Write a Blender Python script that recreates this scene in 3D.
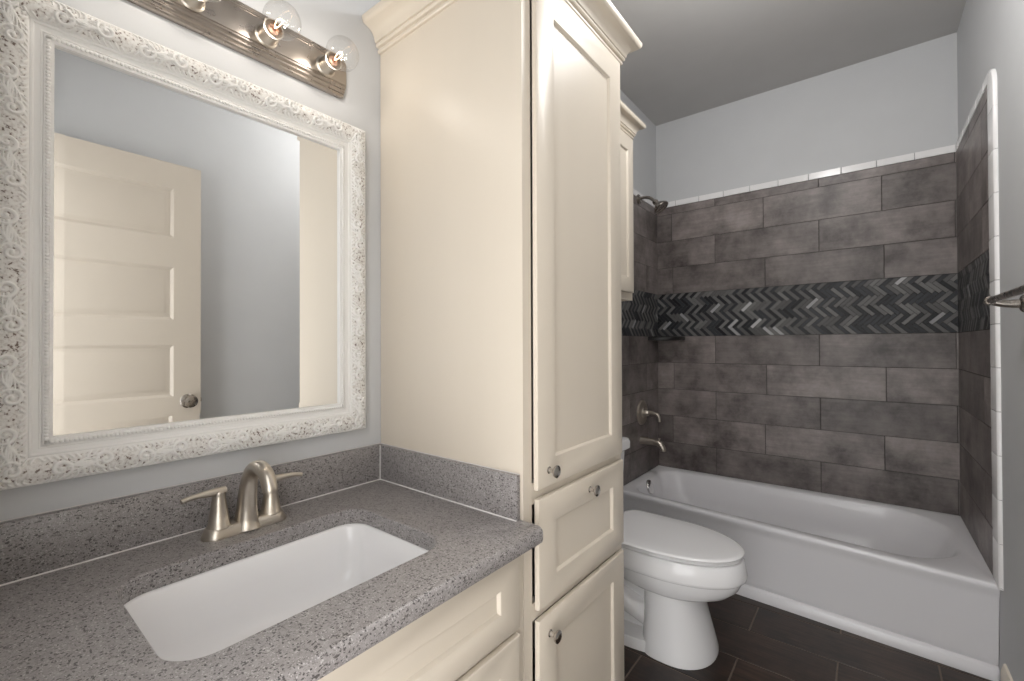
import bpy, bmesh, math, random
import numpy as np
from mathutils import Vector, Matrix
PI = math.pi
rng = random.Random(7)
SC = bpy.context.scene
COL = SC.collection
for o in list(bpy.data.objects):
    bpy.data.objects.remove(o)

# ------------------------------------------------------------------ camera
f_px, yaw, pit, rol = 446.56, math.radians(38.455), math.radians(.45), math.radians(-.217)
cy_, sy_ = math.cos(yaw), math.sin(yaw)
F = Vector((-sy_, cy_, 0)); Rt = Vector((cy_, sy_, 0)); U = Vector((0, 0, 1))
F2 = F*math.cos(pit) + U*math.sin(pit); U2 = U*math.cos(pit) - F*math.sin(pit)
R3 = Rt*math.cos(rol) + U2*math.sin(rol); U3 = U2*math.cos(rol) - Rt*math.sin(rol)
cam = bpy.data.cameras.new('camera'); cam.sensor_width = 36; cam.lens = f_px/1024*36
cam.clip_start = .01
co = bpy.data.objects.new('camera', cam); COL.objects.link(co)
co.matrix_world = Matrix(((R3.x, U3.x, -F2.x, 1.153), (R3.y, U3.y, -F2.y, 0), (R3.z, U3.z, -F2.z, 1.21), (0, 0, 0, 1)))
SC.camera = co
# ------------------------------------------------------------------ world, exposure
SC.view_settings.view_transform = 'Standard'
SC.view_settings.look = 'None'
SC.view_settings.gamma = 1
SC.view_settings.exposure = 0.14
try: SC.view_settings.use_curve_mapping = False
except Exception: pass
w = bpy.data.worlds.new('world'); SC.world = w; w.use_nodes = True
w.node_tree.nodes['Background'].inputs[0].default_value = (1, .995, .985, 1)
w.node_tree.nodes['Background'].inputs[1].default_value = 3.8
BULB_W = .45
FILL_W = 18.0  # power of the added ceiling fill lamp

# ------------------------------------------------------------------ materials
def nodes(name):
    m = bpy.data.materials.new(name); m.use_nodes = True
    nt = m.node_tree
    return m, nt, nt.nodes['Principled BSDF'], nt.links
def setc(b, c, rough, metal=0, spec=.5, coat=0):
    b.inputs['Base Color'].default_value = (*c, 1); b.inputs['Roughness'].default_value = rough
    b.inputs['Metallic'].default_value = metal; b.inputs['Specular IOR Level'].default_value = spec
    if coat: b.inputs['Coat Weight'].default_value = coat; b.inputs['Coat Roughness'].default_value = .1
def N(nt, t, **kw):
    n = nt.nodes.new(t)
    for k, v in kw.items():
        if k in n.inputs: n.inputs[k].default_value = v
        else: setattr(n, k, v)
    return n
def ramp(nt, pts):
    r = nt.nodes.new('ShaderNodeValToRGB'); e = r.color_ramp.elements
    while len(e) < len(pts): e.new(.5)
    for i, (p, c) in enumerate(pts): e[i].position = p; e[i].color = (*c, 1) if len(c) == 3 else c
    return r
def coords(nt, lk, scale=(1, 1, 1)):
    tc = nt.nodes.new('ShaderNodeTexCoord'); mp = nt.nodes.new('ShaderNodeMapping')
    mp.inputs['Scale'].default_value = scale; lk.new(tc.outputs['Object'], mp.inputs['Vector'])
    return mp.outputs['Vector']
def bump(nt, lk, b, height, strength, dist=.002):
    bp = N(nt, 'ShaderNodeBump', Strength=strength, Distance=dist)
    lk.new(height, bp.inputs['Height']); lk.new(bp.outputs['Normal'], b.inputs['Normal'])
def paint(name, c, rough=.55, var=.03, bscale=180, bstr=.08, stretch=(1, 1, 1)):
    m, nt, b, lk = nodes(name); setc(b, c, rough)
    v = coords(nt, lk, stretch)
    n = N(nt, 'ShaderNodeTexNoise', Scale=6, Detail=5); lk.new(v, n.inputs['Vector'])
    r = ramp(nt, [(.3, tuple(x*(1-var) for x in c)), (.7, tuple(min(1, x*(1+var)) for x in c))])
    lk.new(n.outputs['Fac'], r.inputs['Fac']); lk.new(r.outputs['Color'], b.inputs['Base Color'])
    n2 = N(nt, 'ShaderNodeTexNoise', Scale=bscale, Detail=2); lk.new(v, n2.inputs['Vector'])
    bump(nt, lk, b, n2.outputs['Fac'], bstr, .001)
    return m
M = {}
M['wall'] = paint('wall_paint', (.555, .562, .572), .6, .015)
M['ceiling'] = paint('ceiling_paint', (.50, .49, .48), .8, .02, 260, .25)
M['cream'] = paint('cream_cabinet_paint', (.675, .607, .515), .40, .02, 60, .05, (1, 1, .08))
M['door'] = paint('cream_door_paint', (.55, .492, .42), .38, .015, 60, .03)
M['trimpaint'] = paint('cream_trim_paint', (.72, .65, .55), .4, .02)
def plain(name, c, rough, metal=0, spec=.5, coat=0):
    m, nt, b, lk = nodes(name); setc(b, c, rough, metal, spec, coat)
    v = coords(nt, lk); n = N(nt, 'ShaderNodeTexNoise', Scale=35, Detail=3); lk.new(v, n.inputs['Vector'])
    r = ramp(nt, [(.3, (max(0, rough*.85),)*3), (.7, (min(1, rough*1.15),)*3)])
    lk.new(n.outputs['Fac'], r.inputs['Fac']); lk.new(r.outputs['Color'], b.inputs['Roughness'])
    return m
M['nickel'] = plain('brushed_nickel', (.57, .52, .455), .32, 1)
M['plate'] = plain('dull_brushed_nickel', (.43, .385, .345), .30, 1)
M['chrome'] = plain('polished_chrome', (.78, .77, .76), .1, 1)
M['satin'] = plain('satin_nickel_knob', (.55, .52, .49), .2, 1)
M['darknickel'] = plain('aged_nickel', (.33, .30, .27), .28, 1)
M['porcelain'] = plain('white_porcelain', (.85, .845, .855), .12, 0, .5)
M['acrylic'] = plain('white_acrylic', (.765, .755, .775), .22, 0, .5)
M['caulk'] = plain('white_caulk', (.72, .70, .69), .5)
M['black'] = plain('black_rubber', (.015, .015, .015), .5)
M['whitetile'] = plain('white_glazed_tile', (.84, .83, .83), .15)
M['grout'] = plain('dark_grout', (.045, .04, .038), .8)
M['fgrout'] = plain('floor_grout', (.17, .13, .10), .8)
M['shelf'] = plain('dark_stone_shelf', (.014, .013, .013), .4)
def mirror_mat():
    m, nt, b, lk = nodes('silvered_mirror'); setc(b, (.90, .91, .91), .012, 1); return m
M['mirror'] = mirror_mat()
def quartz():
    m, nt, b, lk = nodes('grey_speckled_quartz'); setc(b, (.2, .19, .19), .3)
    v = coords(nt, lk)
    nz = N(nt, 'ShaderNodeTexNoise', Scale=90, Detail=3); lk.new(v, nz.inputs['Vector'])
    base = ramp(nt, [(.3, (.262, .245, .242)), (.7, (.33, .310, .307))]); lk.new(nz.outputs['Fac'], base.inputs['Fac'])
    prev = base.outputs['Color']
    for sc, th, c, st in ((430, .065, (.08, .072, .071), (1, .6, 1)), (460, .065, (.07, .063, .063), (.6, 1, 1)), (560, .05, (.47, .45, .445), (1, 1, 1)), (800, .14, (.20, .183, .18), (1, 1, 1))):
        v2 = coords(nt, lk, st)
        vo = N(nt, 'ShaderNodeTexVoronoi', Scale=sc); lk.new(v2, vo.inputs['Vector'])
        sp = nt.nodes.new('ShaderNodeSeparateColor'); lk.new(vo.outputs['Color'], sp.inputs['Color'])
        r = ramp(nt, [(th, (1, 1, 1)), (th+.02, (0, 0, 0))]); lk.new(sp.outputs[0], r.inputs['Fac'])
        mx = nt.nodes.new('ShaderNodeMix'); mx.data_type = 'RGBA'
        lk.new(r.outputs['Color'], mx.inputs[0]); lk.new(prev, mx.inputs[6]); mx.inputs[7].default_value = (*c, 1)
        prev = mx.outputs[2]
    lk.new(prev, b.inputs['Base Color'])
    return m
M['quartz'] = quartz()
def attr_tile(name, c0, c1, rough, axis_scale, grain=0, gloss_var=.1):
    """tile whose tone (R) and pattern offset (G,B) come from a per tile attribute"""
    m, nt, b, lk = nodes(name); setc(b, c0, rough)
    a = nt.nodes.new('ShaderNodeAttribute'); a.attribute_name = 'tile'
    sp = nt.nodes.new('ShaderNodeSeparateColor'); lk.new(a.outputs['Color'], sp.inputs['Color'])
    v = coords(nt, lk, axis_scale)
    off = nt.nodes.new('ShaderNodeVectorMath'); off.operation = 'MULTIPLY_ADD'
    lk.new(a.outputs['Color'], off.inputs[0]); off.inputs[1].default_value = (0, 37, 53); lk.new(v, off.inputs[2])
    n1 = N(nt, 'ShaderNodeTexNoise', Scale=5.5, Detail=8, Roughness=.66); lk.new(off.outputs[0], n1.inputs['Vector'])
    r1 = ramp(nt, [(.33, c0), (.5, tuple((x+y)/2 for x, y in zip(c0, c1))), (.69, c1)]); lk.new(n1.outputs['Fac'], r1.inputs['Fac'])
    ms = nt.nodes.new('ShaderNodeVectorMath'); ms.operation = 'MULTIPLY'; ms.inputs[1].default_value = (1, 1, 14) if not grain else (.6, 14, 1)
    lk.new(off.outputs[0], ms.inputs[0])
    n2 = N(nt, 'ShaderNodeTexNoise', Scale=5 if not grain else 7, Detail=6, Roughness=.7); lk.new(ms.outputs[0], n2.inputs['Vector'])
    lo = .84 if not grain else .32
    r2 = ramp(nt, [(.3, (lo,)*3), (.7, (1.13 if not grain else 1.55,)*3)]); lk.new(n2.outputs['Fac'], r2.inputs['Fac'])
    mu = nt.nodes.new('ShaderNodeMix'); mu.data_type = 'RGBA'; mu.blend_type = 'MULTIPLY'; mu.inputs[0].default_value = 1
    lk.new(r1.outputs['Color'], mu.inputs[6]); lk.new(r2.outputs['Color'], mu.inputs[7])
    tone = nt.nodes.new('ShaderNodeMapRange'); tone.inputs['To Min'].default_value = .78; tone.inputs['To Max'].default_value = 1.2
    lk.new(sp.outputs[0], tone.inputs['Value'])
    sc = nt.nodes.new('ShaderNodeVectorMath'); sc.operation = 'SCALE'
    lk.new(mu.outputs[2], sc.inputs[0]); lk.new(tone.outputs[0], sc.inputs['Scale'])
    lk.new(sc.outputs[0], b.inputs['Base Color'])
    bump(nt, lk, b, n2.outputs['Fac'], .12, .001)
    return m
M['walltile'] = attr_tile('taupe_weathered_tile', (.066, .054, .051), (.265, .230, .219), .42, (1, 1, 1))
M['floortile'] = attr_tile('dark_wood_look_tile', (.012, .006, .004), (.060, .034, .023), .38, (1, 1, 1), 1)
def mosaic():
    m, nt, b, lk = nodes('glass_stone_mosaic'); setc(b, (.1, .1, .1), .42, 0, .28)
    a = nt.nodes.new('ShaderNodeAttribute'); a.attribute_name = 'tile'
    lk.new(a.outputs['Color'], b.inputs['Base Color'])
    return m
M['mosaic'] = mosaic()
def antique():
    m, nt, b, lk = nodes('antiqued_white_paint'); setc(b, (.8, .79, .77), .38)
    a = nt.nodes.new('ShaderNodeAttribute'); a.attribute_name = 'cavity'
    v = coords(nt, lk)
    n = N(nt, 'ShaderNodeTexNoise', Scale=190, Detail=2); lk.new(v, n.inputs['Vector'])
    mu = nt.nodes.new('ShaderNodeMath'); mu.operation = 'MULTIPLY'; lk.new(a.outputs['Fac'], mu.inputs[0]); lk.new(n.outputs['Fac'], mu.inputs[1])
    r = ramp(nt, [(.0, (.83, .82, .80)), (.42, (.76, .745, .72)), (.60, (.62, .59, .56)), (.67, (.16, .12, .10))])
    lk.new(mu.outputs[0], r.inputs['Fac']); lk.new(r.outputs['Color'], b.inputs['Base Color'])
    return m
M['antique'] = antique()
def bulb_glass():
    m = bpy.data.materials.new('clear_bulb_glass'); m.use_nodes = True; nt = m.node_tree; lk = nt.links
    nt.nodes.remove(nt.nodes['Principled BSDF'])
    t = nt.nodes.new('ShaderNodeBsdfTransparent'); t.inputs[0].default_value = (.97, .97, .97, 1)
    g = nt.nodes.new('ShaderNodeBsdfGlossy'); g.inputs['Roughness'].default_value = .03
    lw0 = N(nt, 'ShaderNodeLayerWeight', Blend=.22); lw = N(nt, 'ShaderNodeMath', operation='MULTIPLY'); lk.new(lw0.outputs['Facing'], lw.inputs[0]); lw.inputs[1].default_value = .55; mx = nt.nodes.new('ShaderNodeMixShader')
    lk.new(lw.outputs[0], mx.inputs[0]); lk.new(t.outputs[0], mx.inputs[1]); lk.new(g.outputs[0], mx.inputs[2])
    lk.new(mx.outputs[0], nt.nodes['Material Output'].inputs[0])
    return m
M['glass'] = bulb_glass()
def emit(name, c, s):
    m, nt, b, lk = nodes(name); setc(b, c, .5)
    b.inputs['Emission Color'].default_value = (*c, 1); b.inputs['Emission Strength'].default_value = s
    return m
M['filament'] = emit('glowing_filament', (1, .72, .42), 5)
M['copper'] = plain('copper_socket_shell', (.80, .50, .36), .3, 1)
M['diffuser'] = emit('added_light_diffuser', (1, .97, .93), 3)  # glowing dome of the added ceiling fill light

# ------------------------------------------------------------------ object helpers
def wloc(o):
    v = Vector(o.location)
    while o.parent: o = o.parent; v += Vector(o.location)
    return v
def link(name, me, mat, parent=None, at=None, smooth=None):
    """mesh given in room coordinates -> one object under parent (or with its origin at 'at')"""
    if mat: me.materials.append(mat)
    base = wloc(parent) if parent else Vector(at or (0, 0, 0))
    me.transform(Matrix.Translation(-base))
    if smooth is not None:
        me.polygons.foreach_set('use_smooth', [True]*len(me.polygons))
        try: me.set_sharp_from_angle(angle=math.radians(smooth))
        except Exception: pass
    o = bpy.data.objects.new(name, me); COL.objects.link(o)
    if parent: o.parent = parent
    else: o.location = base
    return o
def obj(name, bm, mat, parent=None, at=None, smooth=35):
    bmesh.ops.recalc_face_normals(bm, faces=bm.faces)
    me = bpy.data.meshes.new(name); bm.to_mesh(me); bm.free()
    return link(name, me, mat, parent, at, smooth)
def thing(name, label, cat, loc, group=None):
    o = bpy.data.objects.new(name, None); COL.objects.link(o); o.location = loc
    o.empty_display_size = .1
    return tag(o, label, cat, group)
def tag(o, label, cat, group=None):
    o['label'] = label; o['category'] = cat
    if group: o['group'] = group
    return o
def struct(o): o['kind'] = 'structure'; return o
BM = bmesh.new
def box(bm, lo, hi, bev=0, seg=2):
    v = [bm.verts.new((x, y, z)) for x in (lo[0], hi[0]) for y in (lo[1], hi[1]) for z in (lo[2], hi[2])]
    fs = [bm.faces.new([v[i] for i in q]) for q in ((0, 1, 3, 2), (4, 6, 7, 5), (0, 4, 5, 1), (2, 3, 7, 6), (0, 2, 6, 4), (1, 5, 7, 3))]
    if bev:
        es = list({e for f in fs for e in f.edges})
        bmesh.ops.bevel(bm, geom=es, offset=bev, segments=seg, affect='EDGES', profile=.5)
def loft(bm, rings, cap0=True, cap1=True, closed=True):
    R = [[bm.verts.new(p) for p in r] for r in rings]
    n = len(R[0])
    for a, b in zip(R, R[1:]):
        for i in range(n if closed else n-1):
            j = (i+1) % n
            bm.faces.new((a[i], a[j], b[j], b[i]))
    if cap0: bm.faces.new(list(reversed(R[0])))
    if cap1: bm.faces.new(R[-1])
    return R
def frame_of(d):
    d = Vector(d).normalized(); a = Vector((0, 0, 1)) if abs(d.z) < .9 else Vector((1, 0, 0))
    u = d.cross(a).normalized(); return u, d.cross(u).normalized(), d
def lathe(bm, o, d, prof, n=32, cap=True):
    """prof = [(radius, distance along d)]"""
    u, v, d = frame_of(d); o = Vector(o)
    rings = [[o + d*h + (u*math.cos(2*PI*i/n) + v*math.sin(2*PI*i/n))*max(r, 1e-5) for i in range(n)] for r, h in prof]
    loft(bm, rings, cap, cap)
def tube(bm, pts, rad, n=20, cap=True, flat=None):
    """tube along points; rad number or list; flat = list of (a, b) multipliers for elliptic sections"""
    P = [Vector(p) for p in pts]; rings = []; u = None
    for i, p in enumerate(P):
        d = (P[min(i+1, len(P)-1)] - P[max(i-1, 0)]).normalized()
        if u is None: u, v, _ = frame_of(d)
        u = (u - d*u.dot(d)).normalized(); v = d.cross(u)
        r = rad[i] if isinstance(rad, (list, tuple)) else rad
        fa, fb = flat[i] if flat else (1, 1)
        rings.append([p + (u*math.cos(2*PI*k/n)*fa + v*math.sin(2*PI*k/n)*fb)*r for k in range(n)])
    loft(bm, rings, cap, cap)
def spline(pts, m=8):
    P = [Vector(p) for p in pts]; out = []
    for i in range(len(P)-1):
        p0, p1, p2, p3 = P[max(i-1, 0)], P[i], P[i+1], P[min(i+2, len(P)-1)]
        for k in range(m):
            t = k/m
            out.append(.5*((2*p1) + (p2-p0)*t + (2*p0-5*p1+4*p2-p3)*t*t + (3*p1-p0-3*p2+p3)*t**3))
    return out + [P[-1]]
def interp(vals, m=8):
    out = []
    for a, b in zip(vals, vals[1:]): out += [a + (b-a)*k/m for k in range(m)]
    return out + [vals[-1]]
def rrect(x0, x1, y0, y1, r, z, n=8, y0b=None):
    """rounded rectangle in plan; r single or 4 radii (x0y0, x1y0, x1y1, x0y1); y0b = front y at x1"""
    if not isinstance(r, (list, tuple)): r = (r,)*4
    if y0b is None: y0b = y0
    pts = []
    for (cx, cy, sx, sy, a0, rr) in ((x0, y0, 1, 1, PI, r[0]), (x1, y0b, -1, 1, 1.5*PI, r[1]), (x1, y1, -1, -1, 0, r[2]), (x0, y1, 1, -1, .5*PI, r[3])):
        for k in range(n+1):
            a = a0 + .5*PI*k/n
            pts.append((cx + sx*rr + rr*math.cos(a), cy + sy*rr + rr*math.sin(a), z))
    return pts
def panel_rings(y0, y1, z0, z1, steps):
    """rectangular rings in a plane facing +x: steps = [(inset, x)]"""
    return [[(x, y0+i, z0+i), (x, y1-i, z0+i), (x, y1-i, z1-i), (x, y0+i, z1-i)] for i, x in steps]
def shaker(bm, y0, y1, z0, z1, x0, x1, rail, railz=None):
    x0 += .004
    st = [(0, x0), (0, x1-.004), (.001, x1-.0015), (.004, x1)]
    rings = panel_rings(y0, y1, z0, z1, st)
    rz = railz or (rail, rail)
    for i, x in ((0, x1), (.0012, x1-.0008), (.0045, x1-.0072), (.0055, x1-.008)):
        rings.append([(x, y0+rail+i, z0+rz[0]+i), (x, y1-rail-i, z0+rz[0]+i), (x, y1-rail-i, z1-rz[1]-i), (x, y0+rail+i, z1-rz[1]-i)])
    loft(bm, rings)
def knob(parent, x, y, z):
    bm = BM()
    lathe(bm, (x, y, z), (1, 0, 0), [(.0085, 0), (.0085, .0015), (.006, .003), (.005, .008), (.0055, .013), (.009, .017), (.0135, .019), (.0148, .0215), (.0145, .0245), (.011, .0265), (.005, .0275), (0, .0277)], 28)
    return obj('knob', bm, M['satin'], parent)
def crown(bm, plan, prof):
    """mitred moulding; plan = points with outward normals already giving corner offset directions"""
    rings = []
    for i, ((x, y), (nx, ny)) in enumerate(plan):
        k = 1.14 if i == 0 else 1; z0 = prof[0][1]
        rings.append([(x + nx*d*k, y + ny*d*k, z0 - (.010 if i == 0 else 0) + (z-z0)*k) for d, z in prof])
    loft(bm, rings, True, True, True)

# ------------------------------------------------------------------ room shell
W, D, Hc, YF = 1.515, 3.095, 2.745, -.06     # right wall, back wall, ceiling, front wall
def wall_box(name, lo, hi, mat):
    bm = BM(); box(bm, lo, hi); return struct(obj(name, bm, mat, smooth=None))
wall_left = wall_box('wall_left', (-.1, YF-.1, 0), (0, D+.1, Hc), M['wall'])
wall_back = wall_box('wall_back', (0, D, 0), (W, D+.1, Hc), M['wall'])
wall_right = wall_box('wall_right', (W, YF-.1, 0), (W+.1, D+.1, Hc), M['wall'])
wall_box('ceiling', (-.1, YF-.1, Hc), (W+.1, D+.1, Hc+.1), M['ceiling'])
bm = BM(); DX0, DX1, DZ = .64, 1.479, 2.075
box(bm, (0, YF-.1, 0), (DX0, YF, Hc)); box(bm, (DX1, YF-.1, 0), (W, YF, Hc)); box(bm, (DX0, YF-.1, DZ), (DX1, YF, Hc))
struct(obj('wall_front', bm, M['wall'], smooth=None))
bm = BM()
for lo, hi in (((DX0-.055, YF, 0), (DX0, YF+.012, DZ+.055)), ((DX1, YF, 0), (W-.001, YF+.012, DZ+.055)), ((DX0, YF, DZ), (DX1, YF+.012, DZ+.055))): box(bm, lo, hi, .003)
struct(obj('trim_1', bm, M['trimpaint']))

def tile_mesh(name, quads, to3, thick, mat, parent, bev=.0012):
    """quads = [(polygon in 2d, colour)]; each becomes a small raised tile; to3(u, v, h) -> room point"""
    V, Fc, C = [], [], []
    for poly, c in quads:
        cx = sum(p[0] for p in poly)/len(poly); cyy = sum(p[1] for p in poly)/len(poly); n = len(poly); b = len(V)
        def ins(p, e):
            d = math.hypot(p[0]-cx, p[1]-cyy) or 1; k = e*1.4/d; return (p[0]+(cx-p[0])*k, p[1]+(cyy-p[1])*k)
        for p in poly: V.append(to3(p[0], p[1], 0))
        for p in poly: V.append(to3(p[0], p[1], thick-bev))
        for p in poly:
            q = ins(p, bev); V.append(to3(q[0], q[1], thick))
        C += [c]*(3*n)
        for r in range(2):
            for i in range(n):
                j = (i+1) % n; Fc.append((b+r*n+i, b+r*n+j, b+(r+1)*n+j, b+(r+1)*n+i))
        Fc.append(tuple(b+2*n+i for i in range(n)))
    me = bpy.data.meshes.new(name); me.from_pydata(V, [], Fc); me.update()
    bm2 = bmesh.new(); bm2.from_mesh(me); bmesh.ops.recalc_face_normals(bm2, faces=bm2.faces); bm2.to_mesh(me); bm2.free()
    at = me.color_attributes.new('tile', 'FLOAT_COLOR', 'POINT')
    at.data.foreach_set('color', [x for c in C for x in (*c, 1)])
    return link(name, me, mat, parent)
def running(u0, u1, rows, length, offs, g=.0024):
    q = []
    for (v0, v1), of in zip(rows, offs):
        k = math.floor((u0-of)/length); a = of + k*length
        while a < u1:
            p0, p1 = max(a, u0), min(a+length, u1)
            if p1-p0 > .012:
                q.append(([(p0+g/2, v0+g/2), (p1-g/2, v0+g/2), (p1-g/2, v1-g/2), (p0+g/2, v1-g/2)], (rng.random(), rng.random(), rng.random())))
            a += length
    return q
def clip_poly(poly, u0, u1, v0, v1):
    for ax, lim, s in ((0, u0, 1), (0, u1, -1), (1, v0, 1), (1, v1, -1)):
        out = []
        for a, b in zip(poly, poly[1:]+poly[:1]):
            ia, ib = s*(a[ax]-lim) >= 0, s*(b[ax]-lim) >= 0
            if ia: out.append(a)
            if ia != ib:
                t = (lim-a[ax])/(b[ax]-a[ax]); out.append((a[0]+(b[0]-a[0])*t, a[1]+(b[1]-a[1])*t))
        poly = out
        if len(poly) < 3: return None
    ar = abs(sum(a[0]*b[1]-b[0]*a[1] for a, b in zip(poly, poly[1:]+poly[:1])))/2
    return poly if ar > 2e-5 else None
def herringbone(u0, u1, v0, v1, wd=.0185, n=4, g=.0016):
    q = []; c45 = math.sqrt(.5); R = int((u1-u0+v1-v0)/wd)+12
    tone = {}
    def col(zz):
        if zz not in tone: tone[zz] = zz % 2
        t = tone[zz]
        if rng.random() < .2: t = 1-t
        x = rng.random()
        if rng.random() < .025: c = .28+.2*x; return (c, c*.99, c*1.0)
        if t: c = .085+.085*x; return (c, c*.975, c*.955)
        c = .012+.028*x; return (c*.95, c, c*1.15)
    def emit_(x0, y0, x1, y1, zz):
        e = g/2/wd; pts = [(x0+e, y0+e), (x1-e, y0+e), (x1-e, y1-e), (x0+e, y1-e)]
        pts = [(u0 + ((x+y)*c45)*wd, (v0+v1)/2 + ((y-x)*c45)*wd) for x, y in pts]
        p = clip_poly(pts, u0+.001, u1-.001, v0+.001, v1-.001)
        if p: q.append((p, col(zz)))
    for r in range(-R, R):
        for m in range(-R//(n), R//(n)+1):
            xs = r+2*n*m
            uc = (xs+r)*c45*wd; vc = (r-xs)*c45*wd
            if -.15 < uc < u1-u0+.15 and abs(vc) < (v1-v0)/2+.15:
                zz = r+(n-1)*m
                emit_(xs, r, xs+n, r+1, zz)
                xc = xs+n
                emit_(xc, r-n+1, xc+1, r+1, zz)
    return q
ZT, ZA1, ZA0, ZTUB = 2.150, 1.551, 1.258, .358
rows_up = [(1.551, 1.731), (1.731, 1.913), (1.913, 2.100), (2.100, ZT)]
rows_dn = [(1.079, 1.258), (.897, 1.079), (.715, .897), (.533, .715), (ZTUB, .533)]
LEN = .557
YT = 2.345                                   # front edge of the tile on the side walls
def surround(parent, to3, u0, u1, offs_up, offs_dn, front=None):
    bm = BM()
    ps = [to3(u0, ZTUB, 0), to3(u1, ZTUB, 0), to3(u1, ZT, 0), to3(u0, ZT, 0)]; pe = [to3(u0, ZTUB, .0065), to3(u1, ZTUB, .0065), to3(u1, ZT, .0065), to3(u0, ZT, .0065)]
    loft(bm, [ps, pe]); obj('grout_bed', bm, M['grout'], parent, smooth=None)
    tile_mesh('tile_field', running(u0, u1, rows_up+rows_dn, LEN, offs_up+offs_dn), to3, .009, M['walltile'], parent)
    tile_mesh('herringbone_band', herringbone(u0, u1, ZA0, ZA1), to3, .0088, M['mosaic'], parent, .0008)
    L6 = .1524; q = []; a = 1.354 - 12*L6
    z1 = ZT+.038
    k = 0
    while a < u1:
        p0, p1 = max(a, u0), min(a+L6, u1)
        if p1-p0 > .01: q.append(([(p0+.0008, ZT+.001), (p1-.0008, ZT+.001), (p1-.0008, z1), (p0+.0008, z1)], (1, 1, 1)))
        a += L6
    tile_mesh('bullnose_trim', q, to3, .0105, M['whitetile'], parent, .003)
    bm = BM(); loft(bm, [[to3(u0, ZT, 0), to3(u1, ZT, 0), to3(u1, z1-.001, 0), to3(u0, z1-.001, 0)], [to3(u0, ZT, .006), to3(u1, ZT, .006), to3(u1, z1-.001, .006), to3(u0, z1-.001, .006)]])
    obj('trim_grout', bm, M['grout'], parent, smooth=None)
    if front is not None:
        q = []; z = ZTUB-.005; s = -1 if front < u0+.01 else 1
        a0, a1 = (front-.088, front-.001)
        z = z1
        while z > ZTUB:
            zz = max(z-L6, ZTUB-.004)
            q.append(([(a0, zz+.0008), (a1, zz+.0008), (a1, z-.0008), (a0, z-.0008)], (1, 1, 1))); z -= L6
        bm = BM()
        v0 = z1-L6; rc = .075
        arc = [(a0, v0), (a1, v0), (a1, z1)] + [(a0+rc-rc*math.sin(t), z1-rc+rc*math.cos(t)) for t in [PI/2*k/10 for k in range(11)]]
        mid = ((a0+a1)/2, z1-.07)
        sh = lambda e: [(p[0]+(mid[0]-p[0])*e*9 if p[0] < a1-.001 else p[0], p[1]+(mid[1]-p[1])*e*8 if p[1] > v0+.001 else p[1]) for p in arc]
        loft(bm, [[to3(p[0], p[1], 0) for p in sh(0)], [to3(p[0], p[1], .005) for p in sh(0)], [to3(p[0], p[1], .0085) for p in sh(.003)], [to3(p[0], p[1], .0108) for p in sh(.009)], [to3(p[0], p[1], .0116) for p in sh(.018)]])
        for poly, _ in q[1:]:
            v0, v1 = poly[0][1], poly[2][1]
            sec = [(a0, 0), (a0, .005), (a0+.0012, .0085), (a0+.004, .0108), (a0+.009, .0116), (a1-.001, .0116), (a1, .0106), (a1, 0)]
            loft(bm, [[to3(uu, v0, hh*.97) for uu, hh in sec], [to3(uu, v0+.0008, hh) for uu, hh in sec], [to3(uu, v1-.0008, hh) for uu, hh in sec], [to3(uu, v1, hh*.97) for uu, hh in sec]])
        obj('bullnose_edge', bm, M['whitetile'], parent, smooth=40)
        bm = BM(); loft(bm, [[to3(a0+.002, ZTUB, 0), to3(a1+.002, ZTUB, 0), to3(a1+.002, z1-.08, 0), to3(a0+.002, z1-.08, 0)], [to3(a0+.002, ZTUB, .006), to3(a1+.002, ZTUB, .006), to3(a1+.002, z1-.08, .006), to3(a0+.002, z1-.08, .006)]])
        obj('edge_grout', bm, M['grout'], parent, smooth=None)
surround(wall_back, lambda u, v, h: (u, D-h, v), .0, W, [.672, .387, .665, .387], [.385, .676, .387, .11, .387])
surround(wall_left, lambda u, v, h: (h, u, v), YT, D-.009, [.1, .38, .1, .38], [.38, .1, .38, .1, .38], YT)
surround(wall_right, lambda u, v, h: (W-h, u, v), YT, D-.009, [.25, .52, .25, .52], [.52, .25, .52, .25, .52], YT)

# floor
bm = BM(); box(bm, (-.1, YF-.1, -.1), (W+.1, D+.1, -.008))
floor = struct(obj('floor', bm, M['fgrout'], smooth=None))
bm = BM(); box(bm, (0, YF, -.0085), (W, D, -.002)); obj('grout_bed', bm, M['fgrout'], floor, smooth=None)
frows, foffs = [], []
yv = 2.311; k = 0
while yv > YF:
    frows.append((max(yv-.2115, YF), yv)); foffs.append(.755 if k % 2 == 0 else .458); yv -= .2115; k += 1
tile_mesh('floor_planks', running(0, W, frows, .6, foffs, .005), lambda u, v, h: (u, v, h-.009), .009, M['floortile'], floor)
tile_mesh('floor_planks', running(0, W, [(2.311, 2.42)], .6, [.458], .005), lambda u, v, h: (u, v, h-.009), .009, M['floortile'], floor)
# baseboards
def baseboard(name, y0, y1, x, s):
    bm = BM(); pr = [(0, 0), (.013, 0), (.013, .085), (.010, .10), (.006, .115), (0, .118)]
    loft(bm, [[(x+s*d, y0, z) for d, z in pr], [(x+s*d, y1, z) for d, z in pr]])
    struct(obj(name, bm, M['trimpaint']))
baseboard('baseboard_right', .84, 2.235, W, -1)
baseboard('baseboard_left', 1.335, YT-.065, 0, 1)

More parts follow.
